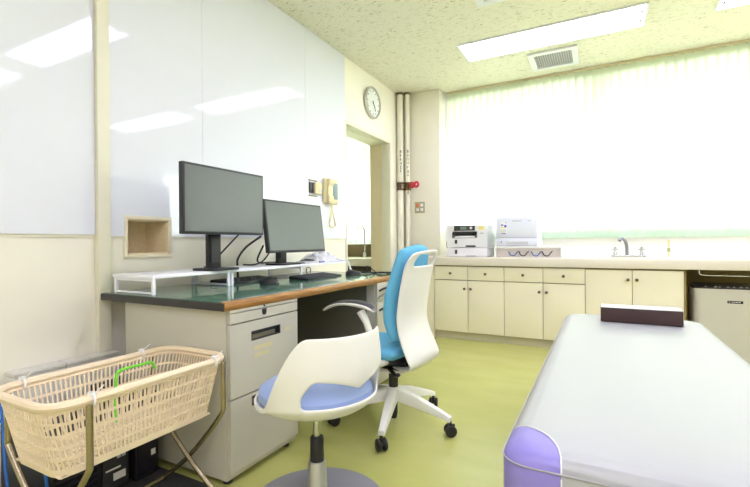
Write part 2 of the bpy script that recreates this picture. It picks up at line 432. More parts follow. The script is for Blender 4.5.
# ---------------------------------------------------------------- vertical blinds
def slat_mesh(z0, z1, wd, ang, name, m):
    mb = MB(); n = 5
    def fn(i, j):
        u = -1+2*i/(n-1); c, s = math.cos(ang), math.sin(ang); x = u*wd/2; y = .006*(1-u*u)
        return (x*c-y*s, x*s+y*c, (z0, z1)[j])
    mb.grid(fn, n, 2)
    o = mb.build(name, m, smooth=True); me = o.data; bpy.data.objects.remove(o); return me
def blind(x0, x1, zb, zt, y, label, hem=.075):
    t = thing('vertical_blind', ((x0+x1)/2, y, zb), label, 'blind', 'vertical window blinds')
    box(x0, x1, y-.02, y+.02, zt-.022, zt-.002).build('head_rail', mat('rail_beige', S(214, 200, 166), .5), t)
    ms = slat_mesh(zb+hem, zt-.023, .112, math.radians(20), 'slat', SLAT); mh = slat_mesh(zb, zb+hem, .112, math.radians(20), 'hem', HEM)
    p = .0795; k = 0; x = x0+.05
    while x < x1-.04:
        s = bpy.data.objects.new('slat', ms); COL.objects.link(s); attach(s, t); s.location = (x, y, 0)
        h = bpy.data.objects.new('hem', mh); COL.objects.link(h); h.parent = s
        x += p
    return t
blind(-1.66, -.76, 1.037, ZC, 5.07, 'pale vertical blind at the column end, behind the two printers')
blind(-.795, 2.97, 1.037, ZC, 5.07, 'wide pale vertical blind behind the sink tap')
box(CX+.015, CX+.03, 5.03, 5.045, 1.0, ZC).build('x', FRAMEW)
o = bpy.data.objects['x']; o.name = 'blind_cord'; tag(o, 'thin grey cord bar at the left end of the window blinds', 'cord')
blind(-3.85, -2.55, 1.0, 2.66, 5.05, 'pale vertical blind seen through the doorway', .05)

# ================================================================= COUNTER ALONG THE WINDOW
CF, CT = 4.27, .845
SX0, SX1, SY0, SY1 = -.05, .50, 4.42, 4.72   # sink bowl
m = MB()
XL = -1.70
for a, b, c, d_ in ((XL+.002, SX0, CF, YB-.004), (SX1, XR-.003, CF, YB-.004), (SX0, SX1, CF, SY0), (SX0, SX1, SY1, YB-.004)):
    m.box(a, b, c, d_, .768, CT)
ct = thing('countertop', (.6, 4.7, .768), 'long cream-white countertop running under the window blinds', 'countertop')
m.build('slab', COUNTER, ct)
box(XL, XR-.003, CF-.006, CF, .764, CT-.006).build('front_edge', mat('counter_edge', S(232, 224, 208), .35), ct, bevel=.003)
box(XL+.002, XR-.003, YB-.020, YB-.004, CT, 1.03).build('backsplash', mat('backsplash_white', S(244, 240, 236), .3, var=.01), ct)
t = thing('sink', (.22, 4.57, .70), 'stainless sink bowl set into the countertop in front of the tap', 'sink')
MB().box(SX0, SX1, SY0, SY1, .64, .65).box(SX0, SX0+.008, SY0, SY1, .65, CT-.012).box(SX1-.008, SX1, SY0, SY1, .65, CT-.012).box(SX0, SX1, SY0, SY0+.008, .65, CT-.012).box(SX0, SX1, SY1-.008, SY1, .65, CT-.012).build('bowl', CHROME, t)
MB().lathe([(.03, .0), (.03, .004)], (.22, 4.57, .65), 20).build('drain', STEEL, t)

def knob(p, parent):
    MB().lathe([(.006, 0), (.006, -.012), (.013, -.016), (.013, -.024), (.008, -.027)], p, 16, 'y').build('knob', KNOB, parent, smooth=True)
def cabinet(x0, x1, drawers, label):
    t = thing('base_cabinet', ((x0+x1)/2, 4.6, 0), label, 'cabinet', 'cream base cabinets')
    g = .0025; yf = 4.29; zt = .752; zb = .083
    MB().box(x0+.001, x1-.001, yf+.02, YB-.02, .083, .764).build('carcass', mat('cabinet_carcass', S(150, 128, 84), .5), t)
    box(x0+.001, x1-.001, yf+.045, YB-.05, 0, .081).build('toe_kick', TOE, t)
    xm = (x0+x1)/2; zd = .612 if drawers else zt
    if drawers:
        for a, b in ((x0, xm), (xm, x1)):
            dr = box(a+g, b-g, yf, yf+.019, zd+.004, zt).build('drawer', CAB, t, bevel=.0015)
            knob(((a+b)/2, yf, (zd+zt)/2), dr)
    for a, b, kx in ((x0, xm, xm-.032), (xm, x1, xm+.032)):
        dr = box(a+g, b-g, yf, yf+.019, zb, zd-.004).build('door', CAB, t, bevel=.0015)
        knob((kx, yf, zd-.085), dr)
cabinet(-1.565, -.846, True, 'cream base cabinet with two drawers, next to the office chair, under the left printer')
cabinet(-.846, -.135, True, 'cream base cabinet with two drawers, under the pale printer on its low stand')
cabinet(-.135, .594, False, 'cream base cabinet with two tall doors and no drawers, below the sink')
cabinet(1.70, 2.40, False, 'cream base cabinet beyond the air purifier, outside the picture')
bp = thing('knee_space', (1.15, 5.0, 0), 'olive brown open bay under the countertop behind the air purifier', 'cabinet bay')
box(.60, 1.69, 5.05, 5.08, .0, .764).build('back_board', CABIN, bp)
box(.595, .612, 4.31, 5.05, .0, .764).build('side_board', CABIN, bp)
box(1.682, 1.698, 4.31, 5.05, .0, .764).build('side_board', CABIN, bp)
tag(box(-1.695, -1.57, 4.30, 5.0, 0, .764).build('filler_panel', CAB), 'narrow cream filler panel between column and first cabinet', 'panel')
tag(MB().tube(curve([(.70, 4.33, .766), (.70, 4.33, .74), (.705, 4.33, .726), (.735, 4.33, .717), (.9, 4.33, .716), (1.3, 4.33, .716), (1.465, 4.33, .717), (1.495, 4.33, .726), (1.5, 4.33, .74), (1.5, 4.33, .766)], 5), .0055, 10).build('towel_rail', CHROME, smooth=True),
    'chrome towel rail fixed under the countertop above the air purifier', 'towel rail')

# faucet
t = thing('sink_faucet', (.22, 4.80, CT), 'chrome two-handle tap with curved spout behind the sink', 'faucet')
fy = 4.80
box(.08, .37, fy-.025, fy+.025, CT, CT+.022).build('deck_plate', CHROME, t, bevel=.008)
MB().tube(curve([(.215, fy, CT+.02), (.212, fy-.003, CT+.10), (.202, fy-.016, CT+.150), (.182, fy-.040, CT+.178), (.160, fy-.066, CT+.176), (.148, fy-.08, CT+.158)], 6), [.015]*31, 12).build('spout', mat('spout_steel', S(140, 143, 148), .3, .7), t, smooth=True)
for xx in (.115, .335):
    h = MB().lathe([(.018, 0), (.016, .03), (.012, .035), (.012, .05)], (xx, fy, CT+.02), 16).build('valve', CHROME, t, smooth=True)
    MB().tube([(xx-.028, fy, CT+.075), (xx+.028, fy, CT+.075)], .006, 8).tube([(xx, fy-.028, CT+.075), (xx, fy+.028, CT+.075)], .006, 8).lathe([(.01, .05), (.01, .083)], (xx, fy, CT+.018), 12).build('cross_handle', CHROME, h, smooth=True)
t = thing('counter_post', (.568, 4.95, CT), 'slim cream upright post on the countertop right of the tap', 'post')
MB().lathe([(.012, 0), (.012, .07), (.009, .075), (.009, .165)], (.568, 4.95, CT), 14).build('post', IVORY, t, smooth=True)
MB().lathe([(.0135, .05), (.0135, .085)], (.568, 4.95, CT), 14).build('band', mat('post_band', S(170, 165, 120), .5), t, smooth=True)

# ---------------------------------------------------------------- printers
t = thing('laser_printer', (-1.27, 4.64, CT), 'white printer with dark control panel and output slot, left on the counter', 'printer')
x0, x1, yf, yb = -1.475, -1.045, 4.45, 4.85
zs = .948
box(x0, x1, yf, yb, CT+.003, zs-.003).build('lower_cassette', PRN, t, bevel=.008)
mid = MB().box(x0, x1, yf, yb, zs+.001, 1.045).box(x0, x0+.058, yf, yb, 1.045, 1.115).box(x1-.105, x1, yf, yb, 1.045, 1.115).box(x0+.058, x1-.105, yf+.2, yb, 1.045, 1.115).box(x0, x1, yf, yb, 1.115, 1.18)
mid.build('body', PRN, t)
box(x0+.08, x1-.125, yf-.006, yf, 1.122, 1.176).build('control_panel', DKGREY, t, bevel=.003)
box(x0+.15, x0+.215, yf-.008, yf-.006, 1.135, 1.165).build('display', mat('lcd', S(120, 140, 130), .3), t)
MB().lathe([(.014, 0), (.014, -.006)], (x0+.265, yf-.006, 1.15), 16, 'y').build('button', PRN, t)
box(x0+.06, x1-.107, yf+.003, yf+.199, 1.088, 1.114).build('output_slot', BLACK, t)
box(x0+.06, x1-.107, yf+.003, yf+.199, 1.0455, 1.049).build('tray', DKGREY, t)
sh = MB().box(x0+.085, x1-.13, yf+.006, yf+.19, 1.050, 1.068); sh.build('paper_sheet', PAPER, t)
for z in (zs+.05, CT+.045):
    box(x0+.088, x0+.113, yf-.004, yf, z-.012, z+.03).build('level_window', DKGREY, t)
box(x0+.205, x0+.31, yf-.003, yf, zs+.003, zs+.02).build('handle_recess', DKGREY, t)
box(x0+.205, x0+.31, yf-.003, yf, CT+.004, CT+.018).build('handle_recess', PALEG, t)
box(x1-.085, x1-.03, yf-.0015, yf, 1.13, 1.165).build('label_sticker', YELLOW, t)
box(x1-.075, x1-.035, yf-.0015, yf, 1.085, 1.10).build('label_sticker', PALEG, t)
MB().tube(curve([(x0+.002, yf+.12, 1.05), (x0-.03, yf+.11, 1.02), (x0-.035, yf+.11, .95), (x0+.002, yf+.12, .90)], 6), .006, 8).build('side_cable', BLACK, t, smooth=True)

t = thing('printer_stand', (-.645, 4.64, CT), 'low white open stand holding cables under the pale printer', 'stand')
x0, x1, yf, yb = -.975, -.318, 4.45, 4.86
box(x0, x1, yf, yb, .938, .956).build('top_board', WHITEP, t, bevel=.003)
box(x0, x0+.014, yf, yb, CT+.002, .937).build('side_board', WHITEP, t)
box(x1-.03, x1-.016, yf, yb, CT+.002, .937).build('side_board', WHITEP, t)
box(x0+.014, x1-.03, yf+.082, yf+.092, CT+.002, .937).build('back_board', mat('stand_back', S(250, 242, 234), .5), t)
random.seed(3)
for i, (xa, mm, lab) in enumerate(((-.80, BLUEC, 'blue cable loop inside the printer stand, left of the black one'), (-.70, BLACK, 'black cable loop in the middle of the printer stand'), (-.58, BLUEC, 'blue cable loop inside the printer stand, right of the black one'), (-.48, BLACK, 'black cable loop inside the printer stand at its right end'))):
    pts = [(xa-.04, 4.50, .905), (xa-.02, 4.49, .868), (xa+.015, 4.50, .862), (xa+.035, 4.49, .885), (xa+.05, 4.52, .905)]
    tag(MB().tube(curve(pts, 6), .005, 8).build('cable', mm, smooth=True), lab, 'cable')

t = thing('laser_printer', (-.75, 4.64, .956), 'pale bluish-white laser printer with coloured sticker, on the low white stand', 'printer')
x0, x1, yf, yb, z0, z1 = -.955, -.555, 4.452, 4.83, .958, 1.252
box(x0, x1, yf+.01, yb, z0, z1).build('body', PRN2, t, bevel=.008)
box(x0+.005, x1-.005, yf, yf+.0105, 1.045, 1.235).build('front_cover', PRN2, t, bevel=.004)
box(x0+.005, x1-.005, yf+.002, yf+.0105, z0+.004, 1.041).build('paper_tray', PRN2, t, bevel=.004)
box(x0+.10, x1-.09, yf, yf+.0025, z0+.018, z0+.045).build('tray_handle', PALEG, t)
box(x0+.16, x0+.25, yf-.0015, yf, 1.205, 1.216).build('brand_strip', PALEG, t)
st = box(x0+.045, x0+.11, yf-.0015, yf, 1.075, 1.205).build('sticker', PAPER, t)
for (a, b, c, dd, mm) in ((.05, .075, 1.165, 1.178, INKBLUE), (.083, .105, 1.148, 1.172, INKBLUE), (.05, .08, 1.142, 1.155, YELLOW), (.05, .1, 1.118, 1.124, PALEG), (.05, .1, 1.106, 1.111, PALEG), (.06, .09, 1.092, 1.1, YELLOW), (.05, .1, 1.08, 1.088, INKBLUE), (.096, .105, 1.19, 1.2, INKBLUE)):
    box(x0+a, x0+b, yf-.0025, yf-.0015, c, dd).build('sticker_print', mm, st)
box(x0+.05, x0+.058, yf, yf+.0025, .99, 1.008).build('button', DKGREY, t)
box(x1-.09, x1-.06, yf-.001, yf, 1.205, 1.214).build('logo', PALEG, t)

# ---------------------------------------------------------------- air purifier
t = thing('air_purifier', (.89, 4.43, 0), 'silver air purifier with dark top controls standing under the countertop', 'air purifier')
pb = rrect(.66, 1.12, 4.30, 4.56, .05)
MB().prism(pb, 'z', .02, .612).build('body', SILVER, t, smooth=True)
MB().prism(rrect(.67, 1.11, 4.31, 4.55, .04), 'z', .0, .02).build('foot', DKGREY, t)
tp = MB().add([(p[0], p[1], .613) for p in pb]+[(.66+(p[0]-.66)*.995+.001, p[1]+.0, .622+(p[1]-4.30)*.09) for p in pb],
              [tuple(range(len(pb)-1, -1, -1)), tuple(range(len(pb), 2*len(pb)))]+[(i, (i+1)%len(pb), len(pb)+(i+1)%len(pb), len(pb)+i) for i in range(len(pb))])
top = tp.build('control_top', DGLASS, t)
for k, xx in enumerate((.74, .80, .83, .88, .92, .96, 1.0, 1.04)):
    box(xx, xx+(.018 if k % 2 else .010), 4.335, 4.347, .6255, .6285).build('control_icon', PAPER, top)
lb = box(.875, .972, 4.2975, 4.2995, .502, .522).build('label_plate', DGLASS, t)
for a, b in ((.884, .892), (.902, .912), (.916, .924), (.928, .940), (.944, .958)):
    box(a, b, 4.2965, 4.2975, .510, .515).build('label_lettering', PAPER, lb)
box(.658, .6598, 4.40, 4.46, .55, .58).build('side_label', PAPER, t)

# ================================================================= CORNER: pipes, switch, clock, phone
def vpipe(x, y, r, label):
    t = thing('wall_pipe', (x, y, 0), label, 'pipe')
    MB().tube([(x, y, 0), (x, y, ZC-.002)], r, 20).build('pipe', PIPE, t, smooth=True)
    MB().lathe([(r+.007, ZC-.028), (r+.007, ZC-.003)], (x, y, 0), 20).build('ceiling_collar', mat('collar_brown', S(120, 108, 78), .5), t, smooth=True)
    return t
px1, py1, rr1 = -2.178, 4.80, .040
px2, py2, rr2 = -2.095, 4.83, .029
p1 = vpipe(px1, py1, rr1, 'thicker cream vertical pipe in the corner, nearer the doorway')
p2 = vpipe(px2, py2, rr2, 'thinner cream vertical pipe beside the column')
def strokes(x, y, r, z0, z1, n, parent):
    mk = MB()
    a = math.radians(-58)
    cx, cy = x+math.cos(a)*(r+.0005), y+math.sin(a)*(r+.0005); tx, ty = -math.sin(a), math.cos(a)
    for k in range(n):
        z = z1-(z1-z0)*k/n; h = (z1-z0)/n*.75
        for (u0_, u1_, v0, v1) in random.sample([(-.009, .009, .85, 1), (-.009, .009, .45, .58), (-.009, .009, .05, .18), (-.003, .003, 0, 1), (-.010, -.006, .1, .9), (.005, .009, .1, .9)], 3):
            P = lambda u, v: (cx+tx*u, cy+ty*u, z-h+h*v)
            nx, ny = math.cos(a)*.002, math.sin(a)*.002
            q = [P(u0_, v0), P(u1_, v0), P(u1_, v1), P(u0_, v1)]
            mk.add(q+[(p[0]+nx, p[1]+ny, p[2]) for p in q], [(0, 1, 2, 3), (4, 5, 6, 7), (0, 1, 5, 4), (1, 2, 6, 5), (2, 3, 7, 6), (3, 0, 4, 7)])
    mk.build('pipe_lettering', mat('pipe_ink', S(92, 92, 96), .6), parent)
random.seed(11)
strokes(px1, py1, rr1, 1.84, 2.13, 6, p1); strokes(px2, py2, rr2, 1.79, 2.13, 7, p2)
vz = 1.69
def fit(p, x, y, r):
    MB().lathe([(r+.004, -.05), (r+.016, -.045), (r+.016, -.03), (r+.008, -.028), (r+.008, .028), (r+.016, .03), (r+.016, .045), (r+.004, .05)], (x, y, vz), 20).build('valve_body', BRASS, p, smooth=True)
fit(p1, px1, py1, rr1*.8); fit(p2, px2, py2, rr2*.8)
stem = MB().tube([(px2+.03, py2-.03, vz+.005), (px2+.09, py2-.06, vz+.005)], .009, 10).build('valve_stem', BRASS, p2, smooth=True)
hw = MB(); c = Vector((px2+.095, py2-.062, vz+.005)); ax = Vector((.894, -.447, 0)); e1 = Vector((.95, -.31, 0)); e2 = Vector((0, 0, 1))
for sgn, dx in ((1, 0), (-1, 0)):
    cc = c+e1*(.036*sgn+.02)
    hw.tube([cc+(e1*math.cos(2*PI*k/14)+e2*math.sin(2*PI*k/14))*.028 for k in range(14)], .014, 8, True)
hw.tube([c-e1*.03, c+e1*.03], .009, 8)
hw.build('valve_handle', RED, p2, smooth=True)
MB().tube([(px2+.02, py2-.035, vz-.03), (px2+.02, py2-.035, vz-.10)], .006, 8).build('drain_cock', BRASS, p2, smooth=True)

t = thing('wall_switch', (-1.958, 4.885, 1.36), 'square metal plate with four push switches on the column', 'switch')
box(-2.023, -1.893, 4.877, 4.8845, 1.362, 1.497).build('plate', mat('switch_plate', S(186, 178, 150), .4, .4), t, bevel=.003)
for i, xx in enumerate((-1.986, -1.93)):
    for j, zz in enumerate((1.402, 1.457)):
        box(xx-.017, xx+.017, 4.871, 4.877, zz-.017, zz+.017).build('push_button', ORANGE if (i == 0 and j == 1) else PAPER, t, bevel=.002)

# clock
cy_, cz_, cr = 4.13, 2.53, .172
t = thing('wall_clock', (W, cy_, cz_-cr), 'round silver-rimmed wall clock above the doorway', 'clock')
MB().lathe([(cr-.02, 0), (cr, .005), (cr, .03), (cr-.008, .038), (cr-.022, .036), (cr-.026, .024)], (W+.001, cy_, cz_), 48, 'x').build('rim', mat('clock_rim', S(196, 196, 188), .3, .6), t, smooth=True)
MB().lathe([(cr-.023, .0), (cr-.023, .024)], (W+.002, cy_, cz_), 48, 'x').build('face', mat('clock_face', S(232, 236, 230), .4, var=.01), t)
fx = W+.0275
def hand(ang, ln, wd, name, m_, x=fx):
    dy, dz = math.sin(ang), math.cos(ang); a = Vector((x, cy_-dy*.02, cz_-dz*.02)); b = Vector((x, cy_+dy*ln, cz_+dz*ln)); n = Vector((0, dz, -dy))*wd/2; th = Vector((.002, 0, 0))
    MB().add([a-n, a+n, b+n, b-n, a-n+th, a+n+th, b+n+th, b-n+th], [(0,1,2,3),(4,5,6,7),(0,1,5,4),(1,2,6,5),(2,3,7,6),(3,0,4,7)]).build(name, m_, t)
for k in range(12):
    a = 2*PI*k/12; dy, dz = math.sin(a), math.cos(a); r1, r2 = cr-.055, cr-.036
    p, q = Vector((fx-.001, cy_+dy*r1, cz_+dz*r1)), Vector((fx-.001, cy_+dy*r2, cz_+dz*r2)); n = Vector((0, dz, -dy))*.005; th = Vector((.0015, 0, 0))
    MB().add([p-n, p+n, q+n, q-n, p-n+th, p+n+th, q+n+th, q-n+th], [(0,1,2,3),(4,5,6,7),(0,1,5,4),(1,2,6,5),(2,3,7,6),(3,0,4,7)]).build('hour_mark', mat('mark_grey', S(120, 122, 120), .5), t)
hand(math.radians(138), .065, .012, 'hour_hand', DKGREY); hand(math.radians(150), .10, .008, 'minute_hand', DKGREY, fx+.003)

# small wall box and wall telephone on the panel
X0 = W+.0125
t = thing('wall_box', (X0, 3.05, 1.41), 'small dark-backed ivory control box on the white panel left of the wall telephone', 'control box')
box(X0, X0+.012, 2.975, 3.06, 1.435, 1.525).build('back_plate', DKGREY, t, bevel=.002)
box(X0+.012, X0+.034, 3.025, 3.125, 1.43, 1.53).build('housing', IVORY, t, bevel=.006)
box(X0+.034, X0+.036, 3.075, 3.118, 1.452, 1.468).build('label_strip', PALEG, t)
for z in (1.545, 1.412): box(X0, X0+.006, 2.97, 3.09, z-.004, z+.004).build('bracket', KNOB, t)
t = thing('wall_telephone', (X0, 3.285, 1.345), 'ivory wall telephone with grey handset hanging on the white panel', 'telephone')
box(X0, X0+.035, 3.175, 3.385, 1.36, 1.585).build('base', IVORY, t, bevel=.012)
hs = MB().grid(lambda i, j: 0, 0, 0)
prof = [(X0+.036, 1.372), (X0+.036, 1.578), (X0+.062, 1.583), (X0+.066, 1.535), (X0+.054, 1.515), (X0+.052, 1.44), (X0+.064, 1.415), (X0+.062, 1.367)]
MB().prism([(p[0], p[1]) for p in prof], 'y', 3.195, 3.27).build('handset', IVORY, t, bevel=.006)
box(X0+.036, X0+.042, 3.285, 3.365, 1.405, 1.55).build('keypad_panel', mat('phone_grey', S(110, 132, 138), .4), t, bevel=.002)
cd_ = [(X0+.03, 3.27, 1.36), (X0+.03, 3.28, 1.31), (X0+.03, 3.25, 1.21), (X0+.03, 3.245, 1.165), (X0+.03, 3.29, 1.15), (X0+.03, 3.335, 1.165), (X0+.03, 3.325, 1.21), (X0+.03, 3.29, 1.31), (X0+.03, 3.295, 1.36)]
MB().tube(curve(cd_, 6), .0075, 8).build('coiled_cord', IVORY, t, smooth=True)

# ================================================================= ADJOINING ROOM SINK
t = thing('sink_counter', (-3.1, 4.88, 0), 'kitchen counter with brown backsplash seen through the doorway', 'counter')
box(-3.9, W-.26, 4.60, 5.135, .715, .81).build('worktop', TRIM, t, bevel=.004)
box(-3.9, W-.26, 5.11, 5.135, .81, .985).build('backsplash', mat('brown_splash', S(122, 104, 78), .3, .3), t)
box(-3.9, W-.26, 4.72, 5.13, 0, .714).build('base_unit', DESKB, t)
tag(MB().tube(curve([(-2.77, 4.95, .812), (-2.77, 4.95, 1.10), (-2.775, 4.935, 1.19), (-2.80, 4.91, 1.228), (-2.835, 4.89, 1.215), (-2.85, 4.88, 1.16)], 7), .010, 10).lathe([(.03, 0), (.03, .05), (.018, .07)], (-2.77, 4.95, .811), 14).build('gooseneck_faucet', CHROME, smooth=True),
    'tall chrome gooseneck tap seen through the doorway', 'faucet')

# ================================================================= DESK
DX0, DX1, DYA, DYB, DT = -2.18, -1.335, 1.232, 3.03, .763
t = thing('office_desk', ((DX0+DX1)/2, 2.1, 0), 'grey steel desk with green top and wooden front edge along the left wall', 'desk')
top = box(DX0, DX1-.022, DYA+.014, DYB-.014, .732, DT-.003).build('tabletop', DESK, t)
box(DX0+.004, DX1-.024, DYA+.010, DYB-.016, DT-.003, DT+.002).build('desk_mat', GREEN, t)
MB().prism([(DX1-.022, .728), (DX1-.006, .728), (DX1, .735), (DX1, .756), (DX1-.006, .763), (DX1-.022, .7655)], 'y', DYA+.004, DYB-.004).build('front_edge', WOODEDGE, t, smooth=True)
box(DX0, DX1-.003, DYA, DYA+.0135, .729, DT).build('end_edge', EDGEK, t, bevel=.005)
box(DX0, DX1-.003, DYB-.0135, DYB, .729, DT).build('end_edge', EDGEK, t, bevel=.005)
box(DX0, DX0+.02, 1.72, DYB-.02, .25, .73).build('modesty_panel', DESK, t)
XP = -1.357
def pedestal(y0, y1, xb, splits, first):
    """splits: list of (z0,z1)"""
    bd = MB().box(xb, XP-.002, y0, y1, .027, .7315)
    body = bd.build('pedestal', DESK, t, bevel=.003)
    box(xb+.02, XP-.02, y0+.015, y1-.015, .7315, .732).build('spacer', DESK, body)
    for yy in (y0+.04, y1-.04):
        for xx in (xb+.05, XP-.04):
            MB().lathe([(.02, 0), (.02, .027)], (xx, yy, 0), 14).build('foot', BLACK, body, smooth=True)
    return body
# near pedestal (two deep drawers + thin lock rail)
y0, y1 = 1.262, 1.710
body = pedestal(y0, y1, -2.03, None, True)
XF = XP+.016
def front(z0, z1, hole=None, parent=t):
    m = MB()
    if hole:
        a, b, c, d2 = hole; ys = [y0+.006, a, b, y1-.006]; zz = [z0, c, d2, z1]
        for i in range(3):
            for j in range(3):
                if i == 1 and j == 1: continue
                m.box(XP, XF, ys[i], ys[i+1], zz[j], zz[j+1])
    else: m.box(XP, XF, y0+.006, y1-.006, z0, z1)
    dr = m.build('drawer', DESK, t)
    if hole:
        a, b, c, d2 = hole
        MB().box(XP-.001, XP+.0015, a, b, c, d2).build('handle_recess', BLACK, dr)
        hm = MB().box(XP+.0015, XF-.001, a, b, d2-.004, d2).box(XP+.0015, XF-.001, a, b, c, c+.005).box(XP+.0015, XF-.001, a, a+.006, c, d2).box(XP+.0015, XF-.001, b-.006, b, c, d2)
        hm.build('handle_rim', BLACK, dr)
        box(XP+.002, XF-.008, a+.01, b-.03, c+.006, c+.024).build('grip', STEEL, dr)
    return dr
rail = front(.716, .730)
lock = front(.672, .712)
MB().prism([(y0+.205+.012*math.cos(a), .695+(.012*math.sin(a) if math.sin(a) < 0 else .012*math.sin(a)*.3)) for a in [2*PI*k/16 for k in range(16)]], 'x', XF, XF+.004).prism([(y0+.193, .695), (y0+.217, .695), (y0+.217, .711), (y0+.193, .711)], 'x', XF, XF+.004).build('lock', BLACK, lock)
MB().lathe([(.004, 0), (.004, .004)], (XF, y0+.205, .724), 10, 'x').build('keyhole', BLACK, rail)
dr = front(.362, .666, (y0+.125, y0+.315, .580, .622))
for a, b, c, d2 in ((.14, .255, .535, .555), (.14, .235, .505, .522), (.345, .385, .585, .60)):
    box(XF, XF+.0008, y0+a, y0+b, c, d2).build('tape_residue', mat('tape_faded', S(206, 196, 150), .7), dr)
front(.058, .356, (y0+.125, y0+.315, .300, .342))
# far pedestal
fy0, fy1 = 2.56, 2.995
fb = pedestal(fy0, fy1, -2.03, None, False)
for z0, z1 in ((.60, .728), (.345, .595), (.058, .340)):
    dr = box(XP, XF, fy0+.006, fy1-.006, z0, z1).build('drawer', DESK, t, bevel=.002)
    MB().tube(curve([(XF, fy0+.03, z1-.055), (XF+.022, fy0+.06, z1-.04), (XF+.03, fy0+.12, z1-.036), (XF+.022, fy0+.18, z1-.04), (XF, fy0+.21, z1-.055)], 5), .007, 8).build('handle', BLACK, dr, smooth=True)
box(-2.03, -1.42, fy0-.004, fy0-.0005, .05, .73).build('inner_panel', DESKD, t)
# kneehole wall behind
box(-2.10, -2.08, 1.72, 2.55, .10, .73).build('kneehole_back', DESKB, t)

# ---------------------------------------------------------------- white monitor risers
def riser(y0, y1, legs, label):
    t = thing('monitor_riser', (-1.98, (y0+y1)/2, DT+.002), label, 'monitor riser', 'white monitor risers on the desk')
    xa, xb = -2.14, -1.83; RW = mat('riser_white', S(248, 249, 252), .5, var=.005)
    z0 = DT+.0025
    box(xa, xb, y0, y1, .842, .857).build('shelf_board', RW, t, bevel=.002)
    for ly in legs:
        for xx in (xa+.012, xb-.012):
            box(xx-.007, xx+.007, ly-.007, ly+.007, z0, .842).build('leg', RW, t, bevel=.002)
        box(xa+.02, xb-.02, ly-.004, ly+.004, z0+.004, z0+.012).build('foot_rail', RW, t)
        box(xa+.02, xb-.02, ly-.004, ly+.004, .828, .8415).build('cross_bar', RW, t)
    return t
riser(1.268, 1.742, (1.280, 1.732), 'white metal monitor riser at the near end of the desk, under the left monitor')
riser(1.746, 2.99, (1.757, 2.385), 'longer white metal monitor riser at the far end of the desk, under the right monitor')

# ---------------------------------------------------------------- monitors
def monitor(loc, yc, zc, wd, ht, xs, tilt, base, label):
    t = thing('monitor', loc, label, 'monitor')
    mx = Matrix.Translation((xs, yc, zc)) @ Matrix.Rotation(-tilt, 4, 'Y')
    box(-.028, 0, -wd/2, wd/2, -ht/2, ht/2).build('housing', BLACK, t, bevel=.004, mx=mx)
    box(-.05, -.0285, -wd*.33, wd*.33, -ht*.32, ht*.30).build('rear_bulge', BLACK, t, bevel=.008, mx=mx)
    b = .012
    scn = box(.0004, .0016, -wd/2+b, wd/2-b, -ht/2+b*1.2, ht/2-b).build('screen', SCREEN, t, mx=mx)
    for k in range(3):
        box(.0004, .002, wd*.28+k*.02, wd*.28+k*.02+.008, -ht/2+.004, -ht/2+.007).build('button', DKGREY, t, mx=mx)
    bx, by, bw, bd, zt = base
    MB().prism(rrect(bx-bd/2, bx+bd/2, by-bw/2, by+bw/2, min(bd, bw)*.3), 'z', .8575, .8685).build('base', BLACK, t, smooth=True)
    nk = MB()
    nk.box(bx-.035, bx-.012, by-.045, by+.045, .868, zc-ht/2+.10)
    nk.build('neck', BLACK, t, bevel=.004)
    MB().box(bx-.012, bx-.002, by-.03, by+.03, .90, zc-ht/2-.005).build('neck_cover', DKGREY, t, bevel=.003)
    MB().box(bx-.03, xs-.045, by-.05, by+.05, zc-ht/2+.05, zc-ht/2+.10).build('mount', BLACK, t)
    return t
monitor((-1.90, 1.685, .857), 1.665, 1.227, .555, .352, -1.775, .0, (-1.90, 1.70, .225, .18, .0), 'black-framed monitor on a tall stand, left one on the desk')
monitor((-1.94, 2.30, .857), 2.322, 1.112, .605, .338, -1.822, math.radians(7), (-1.93, 2.31, .24, .17, .0), 'black-framed monitor set lower and tilted back, right one on the desk')

# desk-top items
def keyboard(xc, yc, z, label, rot=0):
    t = thing('keyboard', (xc, yc, z), label, 'keyboard')
    mx = Matrix.Translation((xc, yc, z)) @ Matrix.Rotation(rot, 4, 'Z')
    MB().prism([(-.075, 0), (.075, 0), (.075, .010), (-.075, .022)], 'y', -.21, .21).build('case', BLACK, t, bevel=.003, mx=mx)
    kb = MB()
    for r_ in range(5):
        for k in range(14):
            x = -.058+r_*.026; y = -.195+k*.028; zz = .0225-.0785*(x+.075)
            kb.box(x-.009, x+.009, y-.011, y+.011, zz-.002, zz+.004)
    o = kb.build('keys', DKGREY, t, mx=mx); o['kind'] = 'stuff'
def mouse(xc, yc, z, label, rot=0):
    t = thing('computer_mouse', (xc, yc, z), label, 'mouse')
    mx = Matrix.Translation((xc, yc, z)) @ Matrix.Rotation(rot, 4, 'Z')
    n = 16
    def fn(i, j):
        a = 2*PI*i/n; h = [0, .012, .026, .034, .037][j]; s = [1, 1.0, .85, .5, .02][j]
        return (.058*s*math.cos(a), .033*s*math.sin(a), h*(1-.12*math.cos(a)))
    o = MB().grid(fn, n, 5, wrap=True).build('shell', BLACK, t, smooth=True, mx=mx)
    MB().tube([(-.045, 0, .030), (-.025, 0, .036)], .004, 8).build('wheel', DKGREY, t, mx=mx, smooth=True)
ZD = DT+.0025
keyboard(-1.97, 1.99, ZD, 'black keyboard pushed under the riser below the left monitor')
keyboard(-1.735, 2.42, ZD, 'black keyboard lying in front of the riser below the right monitor', .03)
mouse(-1.72, 1.93, ZD, 'black computer mouse on the green mat below the left monitor', .5)
mouse(-1.62, 2.72, ZD, 'black computer mouse at the far end of the desk', .6)
tag(box(-1.93, -1.845, 2.44, 2.60, .8575, .871).build('flat_device', PALEG, bevel=.004), 'flat grey device lying on the riser under the right monitor', 'device')
